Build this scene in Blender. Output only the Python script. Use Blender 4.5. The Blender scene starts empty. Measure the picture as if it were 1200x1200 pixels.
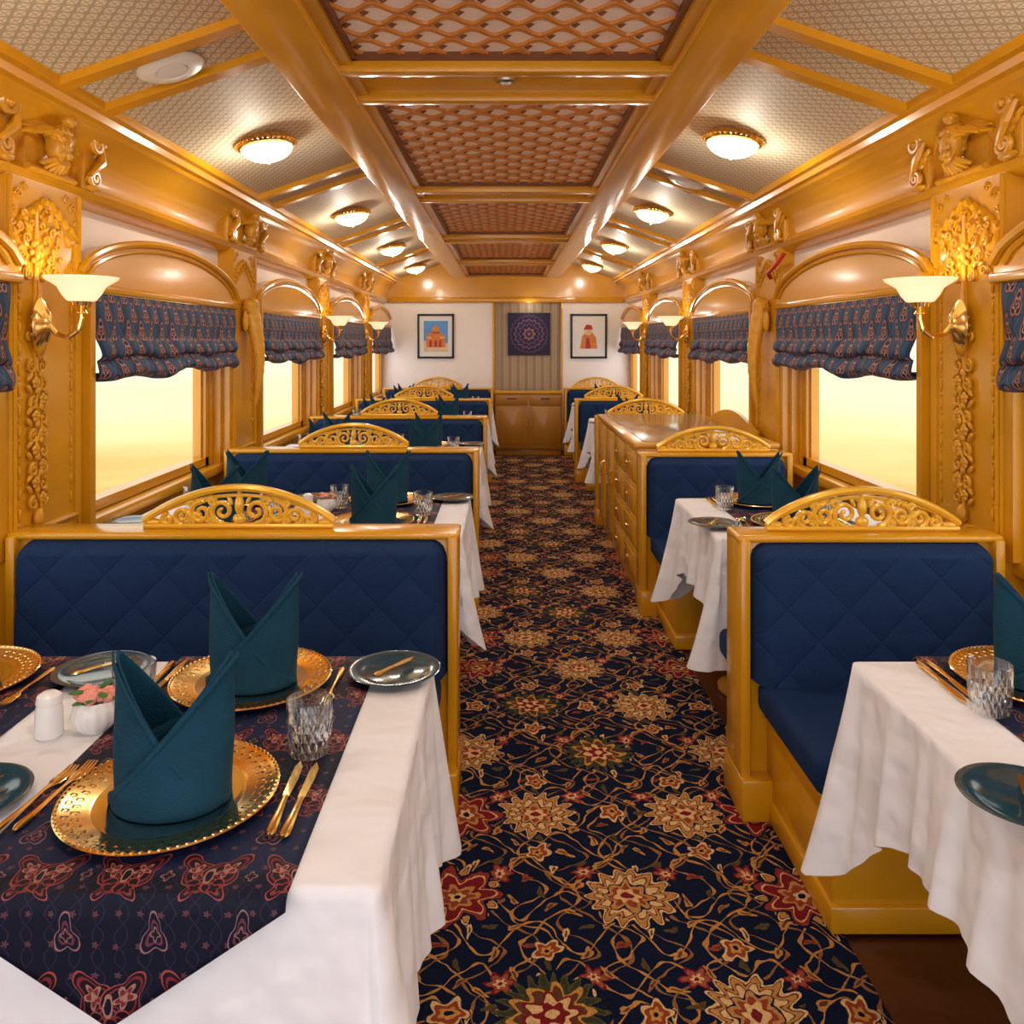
import bpy, bmesh, math, random
from math import sin, cos, pi, sqrt, exp, atan2
from mathutils import Vector, Matrix
random.seed(7)
S = bpy.context.scene
COL = S.collection
S.view_settings.view_transform = 'Standard'
S.view_settings.look = 'None'

# ------------------------------------------------------------------ materials
def newmat(name):
    m = bpy.data.materials.new(name); m.use_nodes = True
    nt = m.node_tree
    return m, nt, nt.nodes['Principled BSDF']

def pbr(name, col, rough=.5, metal=0., coat=0., emis=None, estr=0., trans=0., sheen=0., noise=0., nscale=8., bump=0., bscale=200., spec=.5, ior=1.45, stretch=None, bdist=.01):
    m, nt, b = newmat(name)
    b.inputs['Base Color'].default_value = (*col, 1)
    b.inputs['Roughness'].default_value = rough
    b.inputs['Metallic'].default_value = metal
    b.inputs['Coat Weight'].default_value = coat
    b.inputs['Coat Roughness'].default_value = .10
    b.inputs['Specular IOR Level'].default_value = spec
    b.inputs['IOR'].default_value = ior
    b.inputs['Transmission Weight'].default_value = trans
    b.inputs['Sheen Weight'].default_value = sheen
    if emis:
        b.inputs['Emission Color'].default_value = (*emis, 1)
        b.inputs['Emission Strength'].default_value = estr
    tc = nt.nodes.new('ShaderNodeTexCoord')
    if noise > 0:
        n = nt.nodes.new('ShaderNodeTexNoise'); n.inputs['Scale'].default_value = nscale
        n.inputs['Detail'].default_value = 4
        if stretch:
            mp = nt.nodes.new('ShaderNodeMapping'); mp.inputs['Scale'].default_value = stretch
            nt.links.new(tc.outputs['Object'], mp.inputs['Vector']); nt.links.new(mp.outputs[0], n.inputs['Vector'])
        else:
            nt.links.new(tc.outputs['Object'], n.inputs['Vector'])
        mx = nt.nodes.new('ShaderNodeMix'); mx.data_type = 'RGBA'
        mx.inputs[6].default_value = (*[c*(1-noise) for c in col], 1)
        mx.inputs[7].default_value = (*[min(1, c*(1+noise)) for c in col], 1)
        nt.links.new(n.outputs['Fac'], mx.inputs[0]); nt.links.new(mx.outputs[2], b.inputs['Base Color'])
    if bump > 0:
        n = nt.nodes.new('ShaderNodeTexNoise'); n.inputs['Scale'].default_value = bscale
        nt.links.new(tc.outputs['Object'], n.inputs['Vector'])
        bp = nt.nodes.new('ShaderNodeBump'); bp.inputs['Strength'].default_value = bump
        bp.inputs['Distance'].default_value = bdist
        nt.links.new(n.outputs['Fac'], bp.inputs['Height']); nt.links.new(bp.outputs[0], b.inputs['Normal'])
    return m

class E:
    def __init__(s, nt, sock): s.nt = nt; s.s = sock
    def op(s, o, *a):
        n = s.nt.nodes.new('ShaderNodeMath'); n.operation = o
        for i, x in enumerate((s,)+a):
            if isinstance(x, E): s.nt.links.new(x.s, n.inputs[i])
            else: n.inputs[i].default_value = x
        return E(s.nt, n.outputs[0])
    def __add__(s, o): return s.op('ADD', o)
    def __sub__(s, o): return s.op('SUBTRACT', o)
    def __mul__(s, o): return s.op('MULTIPLY', o)
    def __truediv__(s, o): return s.op('DIVIDE', o)
    def mod(s, o): return s.op('FLOORED_MODULO', o)
    def sin(s): return s.op('SINE')
    def cos(s): return s.op('COSINE')
    def abs(s): return s.op('ABSOLUTE')
    def sqrt(s): return s.op('SQRT')
    def lt(s, o): return s.op('LESS_THAN', o)
    def gt(s, o): return s.op('GREATER_THAN', o)
    def min(s, o): return s.op('MINIMUM', o)
    def max(s, o): return s.op('MAXIMUM', o)
def coords(nt):
    tc = nt.nodes.new('ShaderNodeTexCoord')
    sp = nt.nodes.new('ShaderNodeSeparateXYZ'); nt.links.new(tc.outputs['Object'], sp.inputs[0])
    x, y, z = (E(nt, sp.outputs[i]) for i in range(3))
    return tc, x, y, z
def mixc(nt, base, col, mask):
    mx = nt.nodes.new('ShaderNodeMix'); mx.data_type = 'RGBA'
    nt.links.new(mask.s, mx.inputs[0])
    if isinstance(base, tuple): mx.inputs[6].default_value = (*base, 1)
    else: nt.links.new(base, mx.inputs[6])
    if isinstance(col, tuple): mx.inputs[7].default_value = (*col, 1)
    else: nt.links.new(col, mx.inputs[7])
    return mx.outputs[2]
def rosette(nt, base, u, v, a, b, cx, cy, layers, sx=1., sy=1., rot=0.):
    px = ((u - (cx-a/2)).mod(a) - a/2)
    py = ((v - (cy-b/2)).mod(b) - b/2)
    if rot:
        c, s = cos(rot), sin(rot)
        px, py = px*c + py*s, py*c - px*s
    px = px*(1/sx); py = py*(1/sy)
    r = (px*px + py*py).sqrt()
    th = py.op('ARCTAN2', px)
    for (R, k, n, ph, c) in layers:
        rad = ((th*float(n) + ph).cos()*k + 1.0)*R
        base = mixc(nt, base, c, r.lt(rad))
    return base
def noise(nt, tc, scale, detail=2):
    n = nt.nodes.new('ShaderNodeTexNoise'); n.inputs['Scale'].default_value = scale
    n.inputs['Detail'].default_value = detail
    nt.links.new(tc.outputs['Object'], n.inputs['Vector'])
    return E(nt, n.outputs['Fac'])

WOOD = pbr('varnished_honey_wood', (.66, .300, .008), .22, 0, .3, noise=.14, nscale=3, spec=.45)
WOODD = pbr('dark_honey_wood', (.40, .16, .012), .35, 0, .3, noise=.15, nscale=4)  # darker honey wood for tables, end cabinet and ceiling core
GOLDW = pbr('carved_gilded_wood', (.66, .31, .018), .34, .0, .15, noise=.25, nscale=25, spec=.4)
CRESTW = pbr('carved_yellow_gilt_crest', (.84, .46, .035), .28, .2, .3, noise=.15, nscale=20)
GOLD = pbr('polished_gold_metal', (.92, .62, .22), .18, 1.)
SILVER = pbr('mirror_silver_metal', (.70, .67, .62), .12, 1.)
CREAM = pbr('cream_wall_paint', (.92, .86, .80), .6, noise=.03)
def mk_navy():
    m, nt, b = newmat('royal_blue_upholstery')
    tc, x, y, z = coords(nt)
    n = noise(nt, tc, 260., 2)
    col = mixc(nt, (.003, .014, .050), (.013, .040, .118), n)
    nt.links.new(col, b.inputs['Base Color']); b.inputs['Roughness'].default_value = .8; b.inputs['Specular IOR Level'].default_value = .18
    g = .19
    a = ((x+z)*(pi/g)).sin().abs(); c = ((x-z)*(pi/g)).sin().abs()
    h = a.min(c).min(.12)
    bp = nt.nodes.new('ShaderNodeBump'); bp.inputs['Strength'].default_value = .65; bp.inputs['Distance'].default_value = .02
    nt.links.new((h + n*.015).s, bp.inputs['Height']); nt.links.new(bp.outputs[0], b.inputs['Normal'])
    return m
NAVY = mk_navy()
NAVYS = pbr('royal_blue_seat_fabric', (.007, .024, .080), .8, noise=.4, nscale=260, spec=.18)
TEAL = pbr('teal_napkin_linen', (.003, .044, .080), .72, noise=.28, nscale=18, bump=.35, bscale=350, spec=.25)
LINEN = pbr('white_linen', (.84, .83, .85), .8, noise=.03, nscale=9, bump=.6, bscale=9, bdist=.04)
PLATE = pbr('teal_glazed_ceramic', (.012, .055, .080), .12, 0, .6, noise=.6, nscale=25)
PORC = pbr('white_porcelain', (.88, .86, .84), .25, coat=.4)
SHADE = pbr('glowing_alabaster_glass', (.95, .85, .6), .3, emis=(1, .80, .46), estr=.8, noise=.1)
SHADE2 = pbr('ceiling_lamp_glass', (1, .95, .8), .3, emis=(1, .86, .55), estr=1.5)
FLOORM = pbr('dark_red_brown_floor', (.075, .018, .008), .3, coat=.3, noise=.3, nscale=5, stretch=(8, 1, 1))
GRANITE = pbr('brown_polished_top', (.34, .19, .08), .2, noise=.25, nscale=14, coat=.3)
BLACK = pbr('black_frame_lacquer', (.01, .01, .01), .3)
WHITE = pbr('white_plastic', (.8, .78, .74), .4)
ROSE = pbr('peach_rose_petal', (.85, .33, .24), .6, noise=.2, nscale=60)
LEAF = pbr('green_leaf', (.05, .16, .03), .5)
RED = pbr('red_cord', (.5, .02, .02), .5)
STEEL = pbr('brushed_steel', (.5, .48, .44), .3, 1.)
BROWN = pbr('copper_lattice_lacquer', (.60, .22, .035), .4, .0, .1, noise=.2, nscale=30)
BROWND = pbr('dark_bronze_boss', (.20, .065, .02), .4, .1)
LATBACK = pbr('pale_lattice_backing', (.97, .80, .68), .6, noise=.05)
SKYA = pbr('print_blue', (.12, .33, .7), .6, noise=.2, nscale=9)
ORNG = pbr('print_orange', (.7, .22, .05), .6, noise=.3, nscale=30)
PRED = pbr('print_red', (.45, .04, .03), .6, noise=.3, nscale=30)
SAND = pbr('print_sand', (.75, .55, .35), .6, noise=.25, nscale=20)

def mk_glass():
    m, nt, b = newmat('clear_crystal_glass')
    out = nt.nodes['Material Output']; nt.nodes.remove(b)
    tr = nt.nodes.new('ShaderNodeBsdfTransparent'); tr.inputs[0].default_value = (.95, .97, .98, 1)
    gl = nt.nodes.new('ShaderNodeBsdfGlossy'); gl.inputs['Roughness'].default_value = .05; gl.inputs[0].default_value = (1, 1, 1, 1)
    tc, x, y, z = coords(nt)
    th = y.op('ARCTAN2', x)
    a = (th*9.0 + z*90.).sin().abs(); c = (th*9.0 - z*90.).sin().abs()
    low = z.lt(.066)*z.gt(.004)
    h = a.min(c)*low
    bp = nt.nodes.new('ShaderNodeBump'); bp.inputs['Strength'].default_value = 1.; bp.inputs['Distance'].default_value = .006
    nt.links.new(h.s, bp.inputs['Height']); nt.links.new(bp.outputs[0], gl.inputs['Normal'])
    lw = nt.nodes.new('ShaderNodeLayerWeight'); lw.inputs[0].default_value = .36; nt.links.new(bp.outputs[0], lw.inputs['Normal'])
    mx = nt.nodes.new('ShaderNodeMixShader')
    nt.links.new(lw.outputs['Facing'], mx.inputs[0]); nt.links.new(tr.outputs[0], mx.inputs[1]); nt.links.new(gl.outputs[0], mx.inputs[2])
    nt.links.new(mx.outputs[0], out.inputs[0])
    return m
GLASS = mk_glass()

def mk_wallpaper(name, c1, c2, sc=14.):
    m, nt, b = newmat(name)
    tc, x, y, z = coords(nt)
    u = x*sc; v = y*sc
    a = ((u+v).mod(1.0)-.5).abs(); c = ((u-v).mod(1.0)-.5).abs()
    g = ((u*2.0).mod(1.0)-.5).abs().max(((v*2.0).mod(1.0)-.5).abs())
    k = a.lt(.13).max(c.lt(.10)).max(g.gt(.44))
    col = mixc(nt, c2, c1, k)
    nt.links.new(col, b.inputs['Base Color'])
    b.inputs['Roughness'].default_value = .6; b.inputs['Specular IOR Level'].default_value = .3
    bp = nt.nodes.new('ShaderNodeBump'); bp.inputs['Strength'].default_value = .6; bp.inputs['Distance'].default_value = .01
    nt.links.new(k.s, bp.inputs['Height']); nt.links.new(bp.outputs[0], b.inputs['Normal'])
    return m
PAPER = mk_wallpaper('embossed_beige_wallpaper', (.47, .385, .26), (.80, .69, .51), 19.)
PAPER2 = mk_wallpaper('embossed_tan_panel', (.30, .22, .14), (.42, .32, .21), 9.)

def mk_carpet():
    m, nt, b = newmat('persian_floral_carpet')
    tc, x, y, z = coords(nt)
    n1 = noise(nt, tc, 6., 2); n2 = noise(nt, tc, 8.3, 2)
    n3 = noise(nt, tc, 40., 2); n4 = noise(nt, tc, 47., 2)
    u = x + (n1-.5)*.07; v = y + (n2-.5)*.07
    uf = u + (n3-.5)*.012; vf = v + (n4-.5)*.012
    navy = (.004, .008, .026); tan = (.46, .21, .06); beige = (.66, .41, .18); gold = (.52, .24, .05)
    rust = (.26, .05, .02); red = (.18, .010, .014); olive = (.08, .066, .022); brown = (.11, .04, .018)
    col = navy
    A, B = .46, .76
    for k, (ph, amp, per, off) in enumerate([(0, .080, .38, 0), (pi, .080, .38, .115), (0.8, .05, .19, .05), (2.2, .05, .19, .17)]):
        f = (u + (v*(2*pi/per)+ph).sin()*amp + off).mod(.23) - .115
        w = (vf*(2*pi/.05)).sin()*.0020 + .0037
        col = mixc(nt, col, (tan if k % 2 == 0 else (.26, .11, .035)), f.abs().lt(w))
    for k, (ph, amp, per, off) in enumerate([(0.4, .05, .23, 0), (2.9, .06, .23, .12)]):
        f = (v + (u*(2*pi/per)+ph).sin()*amp + off).mod(.253) - .1265
        col = mixc(nt, col, gold if k else tan, f.abs().lt((uf*(2*pi/.045)).sin()*.0018+.0034))
    for (ox, oy, sx, sy, c, ro) in [(.03, .05, 1, .38, tan, .6), (.10, .17, 1, .38, olive, 1.9), (.17, .09, 1, .4, gold, 2.6), (.06, .23, 1, .4, rust, .2), (.2, .2, 1, .5, tan, 1.1), (.14, .02, 1, .36, beige, 1.5), (.02, .14, 1, .4, tan, 2.2), (.20, .04, 1, .4, olive, .3), (.12,.11,1,.4,(.3,.13,.05),.9)]:
        col = rosette(nt, col, uf, vf, .23, .253, ox, oy, [(.021, .25, 3, ox*20, c), (.010, .2, 2, 0, brown)], sx, sy, ro)
    sm = [(.040, .20, 5, .3, (.02, .02, .03)), (.036, .22, 5, .3, beige), (.028, .2, 5, .3, rust), (.016, .2, 5, .3, gold), (.007, 0, 1, 0, navy)]
    col = rosette(nt, col, uf, vf, A, B/2, .10, .47, sm)
    col = rosette(nt, col, uf, vf, A, B/2, .33, .28, sm)
    sm2 = [(.030, .25, 6, 0, red), (.024, .25, 6, 0, (.30, .07, .04)), (.013, .25, 6, 0, beige), (.006, 0, 1, 0, red)]
    col = rosette(nt, col, uf, vf, A/2, B/2, .215, .375, sm2)
    bigA = [(.116, .08, 14, 0, navy), (.108, .14, 14, 0, beige), (.100, .16, 14, 0, brown), (.094, .19, 14, 0, tan), (.079, .16, 14, 0, brown), (.073, .18, 14, 0, beige),
            (.060, .14, 8, .4, navy), (.054, .2, 8, .4, tan), (.041, .2, 8, .4, rust), (.029, .2, 6, 0, beige), (.014, .1, 4, 0, red)]
    bigB = [(.122, .08, 9, 0, navy), (.110, .15, 22, 0, olive), (.096, .20, 22, 0, (.04, .04, .02)), (.082, .22, 9, 0, gold), (.069, .2, 9, 0, brown),
            (.056, .2, 7, .4, red), (.047, .25, 7, .4, beige), (.031, .2, 6, 0, red), (.014, .1, 4, 0, beige)]
    bigC = [(.110, .2, 7, 0, navy), (.100, .24, 7, 0, (.24, .03, .025)), (.086, .26, 7, 0, beige), (.080, .28, 7, 0, red), (.052, .2, 7, .5, tan), (.040, .2, 7, .5, rust), (.022, .2, 5, 0, beige), (.011, 0, 1, 0, navy)]
    col = rosette(nt, col, uf, vf, A, B, .10, .28, bigA)
    col = rosette(nt, col, uf, vf, A, B, .33, .66, bigA)
    col = rosette(nt, col, uf, vf, A*2, B*2, .10, .28, bigB)
    col = rosette(nt, col, uf, vf, A*2, B*2, .79, 1.04, bigC)
    col = rosette(nt, col, uf, vf, A*2, B*2, .33, 1.42, bigB)
    col = rosette(nt, col, uf, vf, A*2, B*2, .79, .66, bigC)
    nn = noise(nt, tc, 160., 1)
    mx = nt.nodes.new('ShaderNodeMix'); mx.data_type = 'RGBA'; mx.blend_type = 'MULTIPLY'; mx.inputs[0].default_value = .5
    nt.links.new(col, mx.inputs[6])
    cb = nt.nodes.new('ShaderNodeCombineColor')
    q = nn*1.8
    for i in range(3): nt.links.new(q.s, cb.inputs[i])
    nt.links.new(cb.outputs[0], mx.inputs[7])
    nt.links.new(mx.outputs[2], b.inputs['Base Color'])
    b.inputs['Roughness'].default_value = .95; b.inputs['Specular IOR Level'].default_value = .08
    bp = nt.nodes.new('ShaderNodeBump'); bp.inputs['Strength'].default_value = .4; bp.inputs['Distance'].default_value = .005
    nt.links.new(nn.s, bp.inputs['Height']); nt.links.new(bp.outputs[0], b.inputs['Normal'])
    return m
CARPET = mk_carpet()

def mk_runner():
    m, nt, b = newmat('navy_paisley_brocade')
    tc, x, y, z = coords(nt)
    n1 = noise(nt, tc, 22., 2); n2 = noise(nt, tc, 70., 2)
    u = x + (n1-.5)*.014 + (n2-.5)*.005; v = y + z + (n1-.5)*.014
    navy = (.003, .005, .018); pink = (.30, .06, .05); dk = (.012, .004, .012); tan = (.34, .17, .12)
    bands = ((v*(2*pi/.38)).sin()).gt(.1)
    col = mixc(nt, navy, (.004, .012, .050), bands)
    for sg, c in ((1., (.026, .014, .03)), (-1., (.014, .014, .05))):
        f = (u + (v*(2*pi/.06)).sin()*.008*sg).mod(.032) - .016
        col = mixc(nt, col, c, f.abs().lt(.0010))
    col = rosette(nt, col, u, v, .030, .042, .01, .02, [(.004, .3, 5, 0, (.10, .035, .05))])
    P, Q = .118, .19
    for sx_, ro in ((-1, 2.2), (1, .94)):
        col = rosette(nt, col, u, v, P, Q, sx_*.021, .012, [(.028, .30, 3, 0, pink), (.0258, .30, 3, 0, dk), (.0215, .32, 3, 0, (.17, .022, .03)), (.018, .3, 3, 0, dk), (.0125, .34, 5, 0, tan), (.0095, .3, 5, 0, (.16, .02, .03)), (.005, .3, 3, 0, tan)], 1.15, .8, ro)
        col = rosette(nt, col, u, v, P, Q, sx_*.014, -.026, [(.018, .30, 3, 0, pink), (.016, .30, 3, 0, dk), (.0115, .32, 4, 0, (.20, .035, .035)), (.007, .3, 4, 0, dk)], 1.1, .8, -ro)
    col = rosette(nt, col, u, v, P, Q, 0, 0, [(.009, .2, 2, 0, tan), (.006, .2, 2, 0, navy)], .6, 2.2)
    pis = [(.019, .3, 3, 1.57, (.25, .13, .14)), (.0172, .3, 3, 1.57, navy), (.012, .3, 3, 1.57, (.13, .03, .05)), (.009, .3, 3, 1.57, navy), (.005, .2, 3, 0, tan)]
    col = rosette(nt, col, u, v, P, Q, P/2, Q/2, pis, .8, 1.4)
    col = rosette(nt, col, u, v, P, Q/2, P/2, .0, [(.007, .3, 4, 0, (.2, .1, .1)), (.0045, .3, 4, 0, dk)], 1, 1.3)
    nt.links.new(col, b.inputs['Base Color'])
    b.inputs['Roughness'].default_value = .6; b.inputs['Specular IOR Level'].default_value = .2
    return m
RUNNER = mk_runner()

def mk_blind():
    m, nt, b = newmat('blue_paisley_blind_fabric')
    tc, x, y, z = coords(nt)
    n1 = noise(nt, tc, 30., 2)
    u = y + (n1-.5)*.008; v = z
    blue = (.014, .042, .10); pink = (.32, .13, .10); dk = (.006, .014, .045); tan = (.45, .24, .18)
    col = mixc(nt, blue, (.028, .070, .145), ((u*(2*pi/.11)).sin()).gt(0.))
    for sgn in (1., -1.):
        f = (u + (v*(2*pi/.15)).sin()*.020*sgn).mod(.11) - .055
        col = mixc(nt, col, (.07, .10, .17), f.abs().lt(.0025))
    drop = [(.034, .22, 3, 1.57, dk), (.031, .22, 3, 1.57, pink), (.024, .2, 3, 1.57, dk), (.017, .25, 5, 1.57, tan), (.011, .25, 5, 1.57, dk), (.005, 0, 1, 0, pink)]
    col = rosette(nt, col, u, v, .11, .15, 0, .0, drop, .75, 1.35)
    col = rosette(nt, col, u, v, .11, .15, .055, .075, drop, .75, 1.35)
    nt.links.new(col, b.inputs['Base Color'])
    b.inputs['Roughness'].default_value = .7; b.inputs['Specular IOR Level'].default_value = .3
    return m
BLIND = mk_blind()

def mk_mandala():
    m, nt, b = newmat('indigo_mandala_textile')
    tc, x, y, z = coords(nt)
    col = rosette(nt, (.02, .02, .06), x, z, 10., 10., 0., 0.,
        [(.26, .03, 24, 0, (.10, .05, .12)), (.24, .04, 24, 0, (.02, .02, .07)), (.20, .06, 16, 0, (.22, .09, .13)), (.18, .06, 16, 0, (.02, .03, .10)),
         (.14, .1, 12, 0, (.15, .07, .16)), (.12, .1, 12, 0, (.02, .02, .06)), (.08, .15, 8, 0, (.3, .14, .14)), (.05, .15, 8, 0, (.02, .03, .1)), (.02, 0, 1, 0, (.3, .15, .1))])
    nt.links.new(col, b.inputs['Base Color']); b.inputs['Roughness'].default_value = .8
    return m
MANDALA = mk_mandala()

def mk_charger():
    m, nt, b = newmat('hammered_gold_rim')
    tc, x, y, z = coords(nt)
    r = (x*x+y*y).sqrt(); th = y.op('ARCTAN2', x)
    d = (th*44.).cos().max(0.)
    g1 = ((r-.139).abs()*(-1/.007)+1.0).max(0.); g2 = ((r-.153).abs()*(-1/.006)+1.0).max(0.)
    h = (d*g1).max(((th*44.+pi).cos().max(0.))*g2)
    h = h.min(.5)
    b.inputs['Base Color'].default_value = (.93, .64, .25, 1); b.inputs['Metallic'].default_value = 1.; b.inputs['Roughness'].default_value = .16
    bp = nt.nodes.new('ShaderNodeBump'); bp.inputs['Strength'].default_value = .8; bp.inputs['Distance'].default_value = .004
    nt.links.new(h.s, bp.inputs['Height']); nt.links.new(bp.outputs[0], b.inputs['Normal'])
    return m
CHARG = mk_charger()

# ------------------------------------------------------------------ mesh builder
class MB:
    def __init__(s): s.v = []; s.f = []; s.m = []
    def add(s, vs, fs, mi=0):
        o = len(s.v); s.v += [tuple(p) for p in vs]
        for f in fs: s.f.append([i+o for i in f]); s.m.append(mi)
    def box(s, x0, x1, y0, y1, z0, z1, mi=0):
        x0, x1 = min(x0, x1), max(x0, x1); y0, y1 = min(y0, y1), max(y0, y1)
        s.add([(x0,y0,z0),(x1,y0,z0),(x1,y1,z0),(x0,y1,z0),(x0,y0,z1),(x1,y0,z1),(x1,y1,z1),(x0,y1,z1)],
              [(0,3,2,1),(4,5,6,7),(0,1,5,4),(1,2,6,5),(2,3,7,6),(3,0,4,7)], mi)
    def rbox(s, x0, x1, y0, y1, z0, z1, r=.01, seg=2, mi=0):
        x0, x1 = min(x0, x1), max(x0, x1); y0, y1 = min(y0, y1), max(y0, y1); z0, z1 = min(z0, z1), max(z0, z1)
        bm = bmesh.new(); bmesh.ops.create_cube(bm, size=1)
        for v in bm.verts:
            v.co = Vector(((x0+x1)/2+v.co.x*(x1-x0), (y0+y1)/2+v.co.y*(y1-y0), (z0+z1)/2+v.co.z*(z1-z0)))
        bmesh.ops.bevel(bm, geom=bm.edges[:], offset=r, segments=seg, profile=.5, affect='EDGES')
        bm.verts.index_update()
        s.add([v.co[:] for v in bm.verts], [[v.index for v in f.verts] for f in bm.faces], mi); bm.free()
    def tube(s, pts, rad, n=6, mi=0, flat=None, closed=False):
        pts = [Vector(p) for p in pts]; N = len(pts)
        if not hasattr(rad, '__len__'): rad = [rad]*N
        vs = []; fs = []
        t0 = (pts[1]-pts[0]).normalized()
        up = Vector((0, 0, 1)) if abs(t0.z) < .9 else Vector((0, 1, 0))
        nrm = t0.cross(up).normalized()
        for i in range(N):
            if closed: t = (pts[(i+1) % N]-pts[i-1])
            else: t = pts[min(i+1, N-1)]-pts[max(i-1, 0)]
            if t.length < 1e-9: t = t0
            t = t.normalized()
            nrm = (nrm - t*nrm.dot(t))
            if nrm.length < 1e-6: nrm = t.orthogonal()
            nrm.normalize(); bn = t.cross(nrm)
            for k in range(n):
                a = 2*pi*k/n
                d = nrm*cos(a)*rad[i]+bn*sin(a)*rad[i]
                if flat: d = Vector((d.x*flat[0], d.y*flat[1], d.z*flat[2]))
                vs.append(pts[i]+d)
        R = N if closed else N-1
        for i in range(R):
            for k in range(n):
                a = i*n+k; b = i*n+(k+1) % n; c = ((i+1) % N)*n+(k+1) % n; d = ((i+1) % N)*n+k
                fs.append((a, b, c, d))
        if not closed:
            fs.append(tuple(range(n-1, -1, -1))); fs.append(tuple((N-1)*n+k for k in range(n)))
        s.add(vs, fs, mi)
    def lathe(s, prof, n=32, c=(0, 0, 0), mi=0, rib=None, axis='z'):
        vs = []; fs = []; idx = []
        for (r, z) in prof:
            if r < 1e-6: idx.append([len(vs)]); vs.append((0, 0, z))
            else:
                row = []
                for k in range(n):
                    a = 2*pi*k/n; rr = r*(rib(a, z) if rib else 1)
                    row.append(len(vs)); vs.append((rr*cos(a), rr*sin(a), z))
                idx.append(row)
        for A, B in zip(idx[:-1], idx[1:]):
            for k in range(n):
                k2 = (k+1) % n
                if len(A) == 1 and len(B) == 1: continue
                if len(A) == 1: fs.append((A[0], B[k], B[k2]))
                elif len(B) == 1: fs.append((A[k], A[k2], B[0]))
                else: fs.append((A[k], A[k2], B[k2], B[k]))
        if axis == 'y': vs = [(x, -z, y) for x, y, z in vs]
        s.add([(x+c[0], y+c[1], z+c[2]) for x, y, z in vs], fs, mi)
    def ell(s, c, r, n=12, m=8, mi=0, rot=None):
        vs = []; fs = []
        for j in range(m+1):
            t = pi*j/m
            for k in range(n):
                a = 2*pi*k/n
                p = Vector((r[0]*sin(t)*cos(a), r[1]*sin(t)*sin(a), r[2]*cos(t)))
                if rot: p = rot @ p
                vs.append(p+Vector(c))
        for j in range(m):
            for k in range(n):
                fs.append((j*n+k, j*n+(k+1) % n, (j+1)*n+(k+1) % n, (j+1)*n+k))
        s.add(vs, fs, mi)
    def grid(s, fn, nu, nv, mi=0):
        vs = [fn(i/nu, j/nv) for j in range(nv+1) for i in range(nu+1)]
        fs = [(j*(nu+1)+i, j*(nu+1)+i+1, (j+1)*(nu+1)+i+1, (j+1)*(nu+1)+i) for j in range(nv) for i in range(nu)]
        s.add(vs, fs, mi)
    def prism(s, poly, p0, p1, mapf, mi=0):
        n = len(poly)
        vs = [mapf(a, b, p0) for a, b in poly]+[mapf(a, b, p1) for a, b in poly]
        fs = [tuple(range(n)), tuple(range(2*n-1, n-1, -1))]+[(i, (i+1) % n, n+(i+1) % n, n+i) for i in range(n)]
        s.add(vs, fs, mi)
    def build(s, name, mats, parent=None, label=None, cat=None, kind=None, group=None, ang=35, solid=0, merge=False, loc=None, rotz=0, flipfix=True):
        me = bpy.data.meshes.new(name); me.from_pydata(s.v, [], s.f)
        if not isinstance(mats, (list, tuple)): mats = [mats]
        for m in mats: me.materials.append(m)
        me.polygons.foreach_set('material_index', s.m)
        bm = bmesh.new(); bm.from_mesh(me)
        if merge: bmesh.ops.remove_doubles(bm, verts=bm.verts, dist=1e-5)
        if flipfix: bmesh.ops.recalc_face_normals(bm, faces=bm.faces)
        bm.to_mesh(me); bm.free()
        me.polygons.foreach_set('use_smooth', [True]*len(me.polygons))
        me.set_sharp_from_angle(angle=math.radians(ang))
        o = bpy.data.objects.new(name, me); COL.objects.link(o)
        if parent: o.parent = parent
        if solid:
            md = o.modifiers.new('thickness', 'SOLIDIFY'); md.thickness = solid; md.offset = 0
        if loc: o.location = loc
        if rotz: o.rotation_euler[2] = rotz
        tag(o, label, cat, kind, group)
        return o
def tag(o, label=None, cat=None, kind=None, group=None):
    if label: o['label'] = label
    if cat: o['category'] = cat
    if kind: o['kind'] = kind
    if group: o['group'] = group
def empty(name, loc, label, cat, group=None, rotz=0):
    o = bpy.data.objects.new(name, None); o.empty_display_size = .05; COL.objects.link(o)
    o.location = loc; o.rotation_euler[2] = rotz; tag(o, label, cat, None, group); return o
class Tmpl:
    def __init__(s, root): s.root = root; s.used = False
    def place(s, loc, rotz=0, label=None, scale=None):
        if not s.used: o = s.root; s.used = True
        else: o = cp(s.root, None)
        o.location = loc; o.rotation_euler[2] = rotz
        if label: o['label'] = label
        if scale: o.scale = (scale,)*3
        return o
def cp(src, parent):
    o = src.copy(); COL.objects.link(o)
    if parent: o.parent = parent
    for c in src.children: cp(c, o)
    return o
def spiral(cx, cz, r, turns, a0, d=1, n=20, y=0., k=.85):
    return [(cx+r*(1-k*t)*cos(a0+d*turns*2*pi*t), y, cz+r*(1-k*t)*sin(a0+d*turns*2*pi*t)) for t in [i/n for i in range(n+1)]]

# ------------------------------------------------------------------ dimensions
WX = 1.68; PILS = [-1.44, .69, 2.82, 4.95, 7.08, 9.21]; WINS = [-.375, 1.755, 3.885, 6.015, 8.145, 10.275]
YB, YF = -1.5, 11.1; SILL, WTOP, HW = .80, 1.78, .72

tcount = [0]
def tname():
    tcount[0] += 1; return 'trim_%d' % tcount[0]

b = MB(); b.box(-1.78, 1.78, YB, YF+.1, -.05, 0); b.build('floor', FLOORM, label='dark red-brown polished wooden floor of the dining car', kind='structure', cat='floor')
b = MB(); b.box(-.62, .85, YB, 10.52, .0, .008); b.build('carpet_runner', CARPET, label='navy aisle carpet with beige and rust floral rosettes and vines', cat='carpet')

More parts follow.
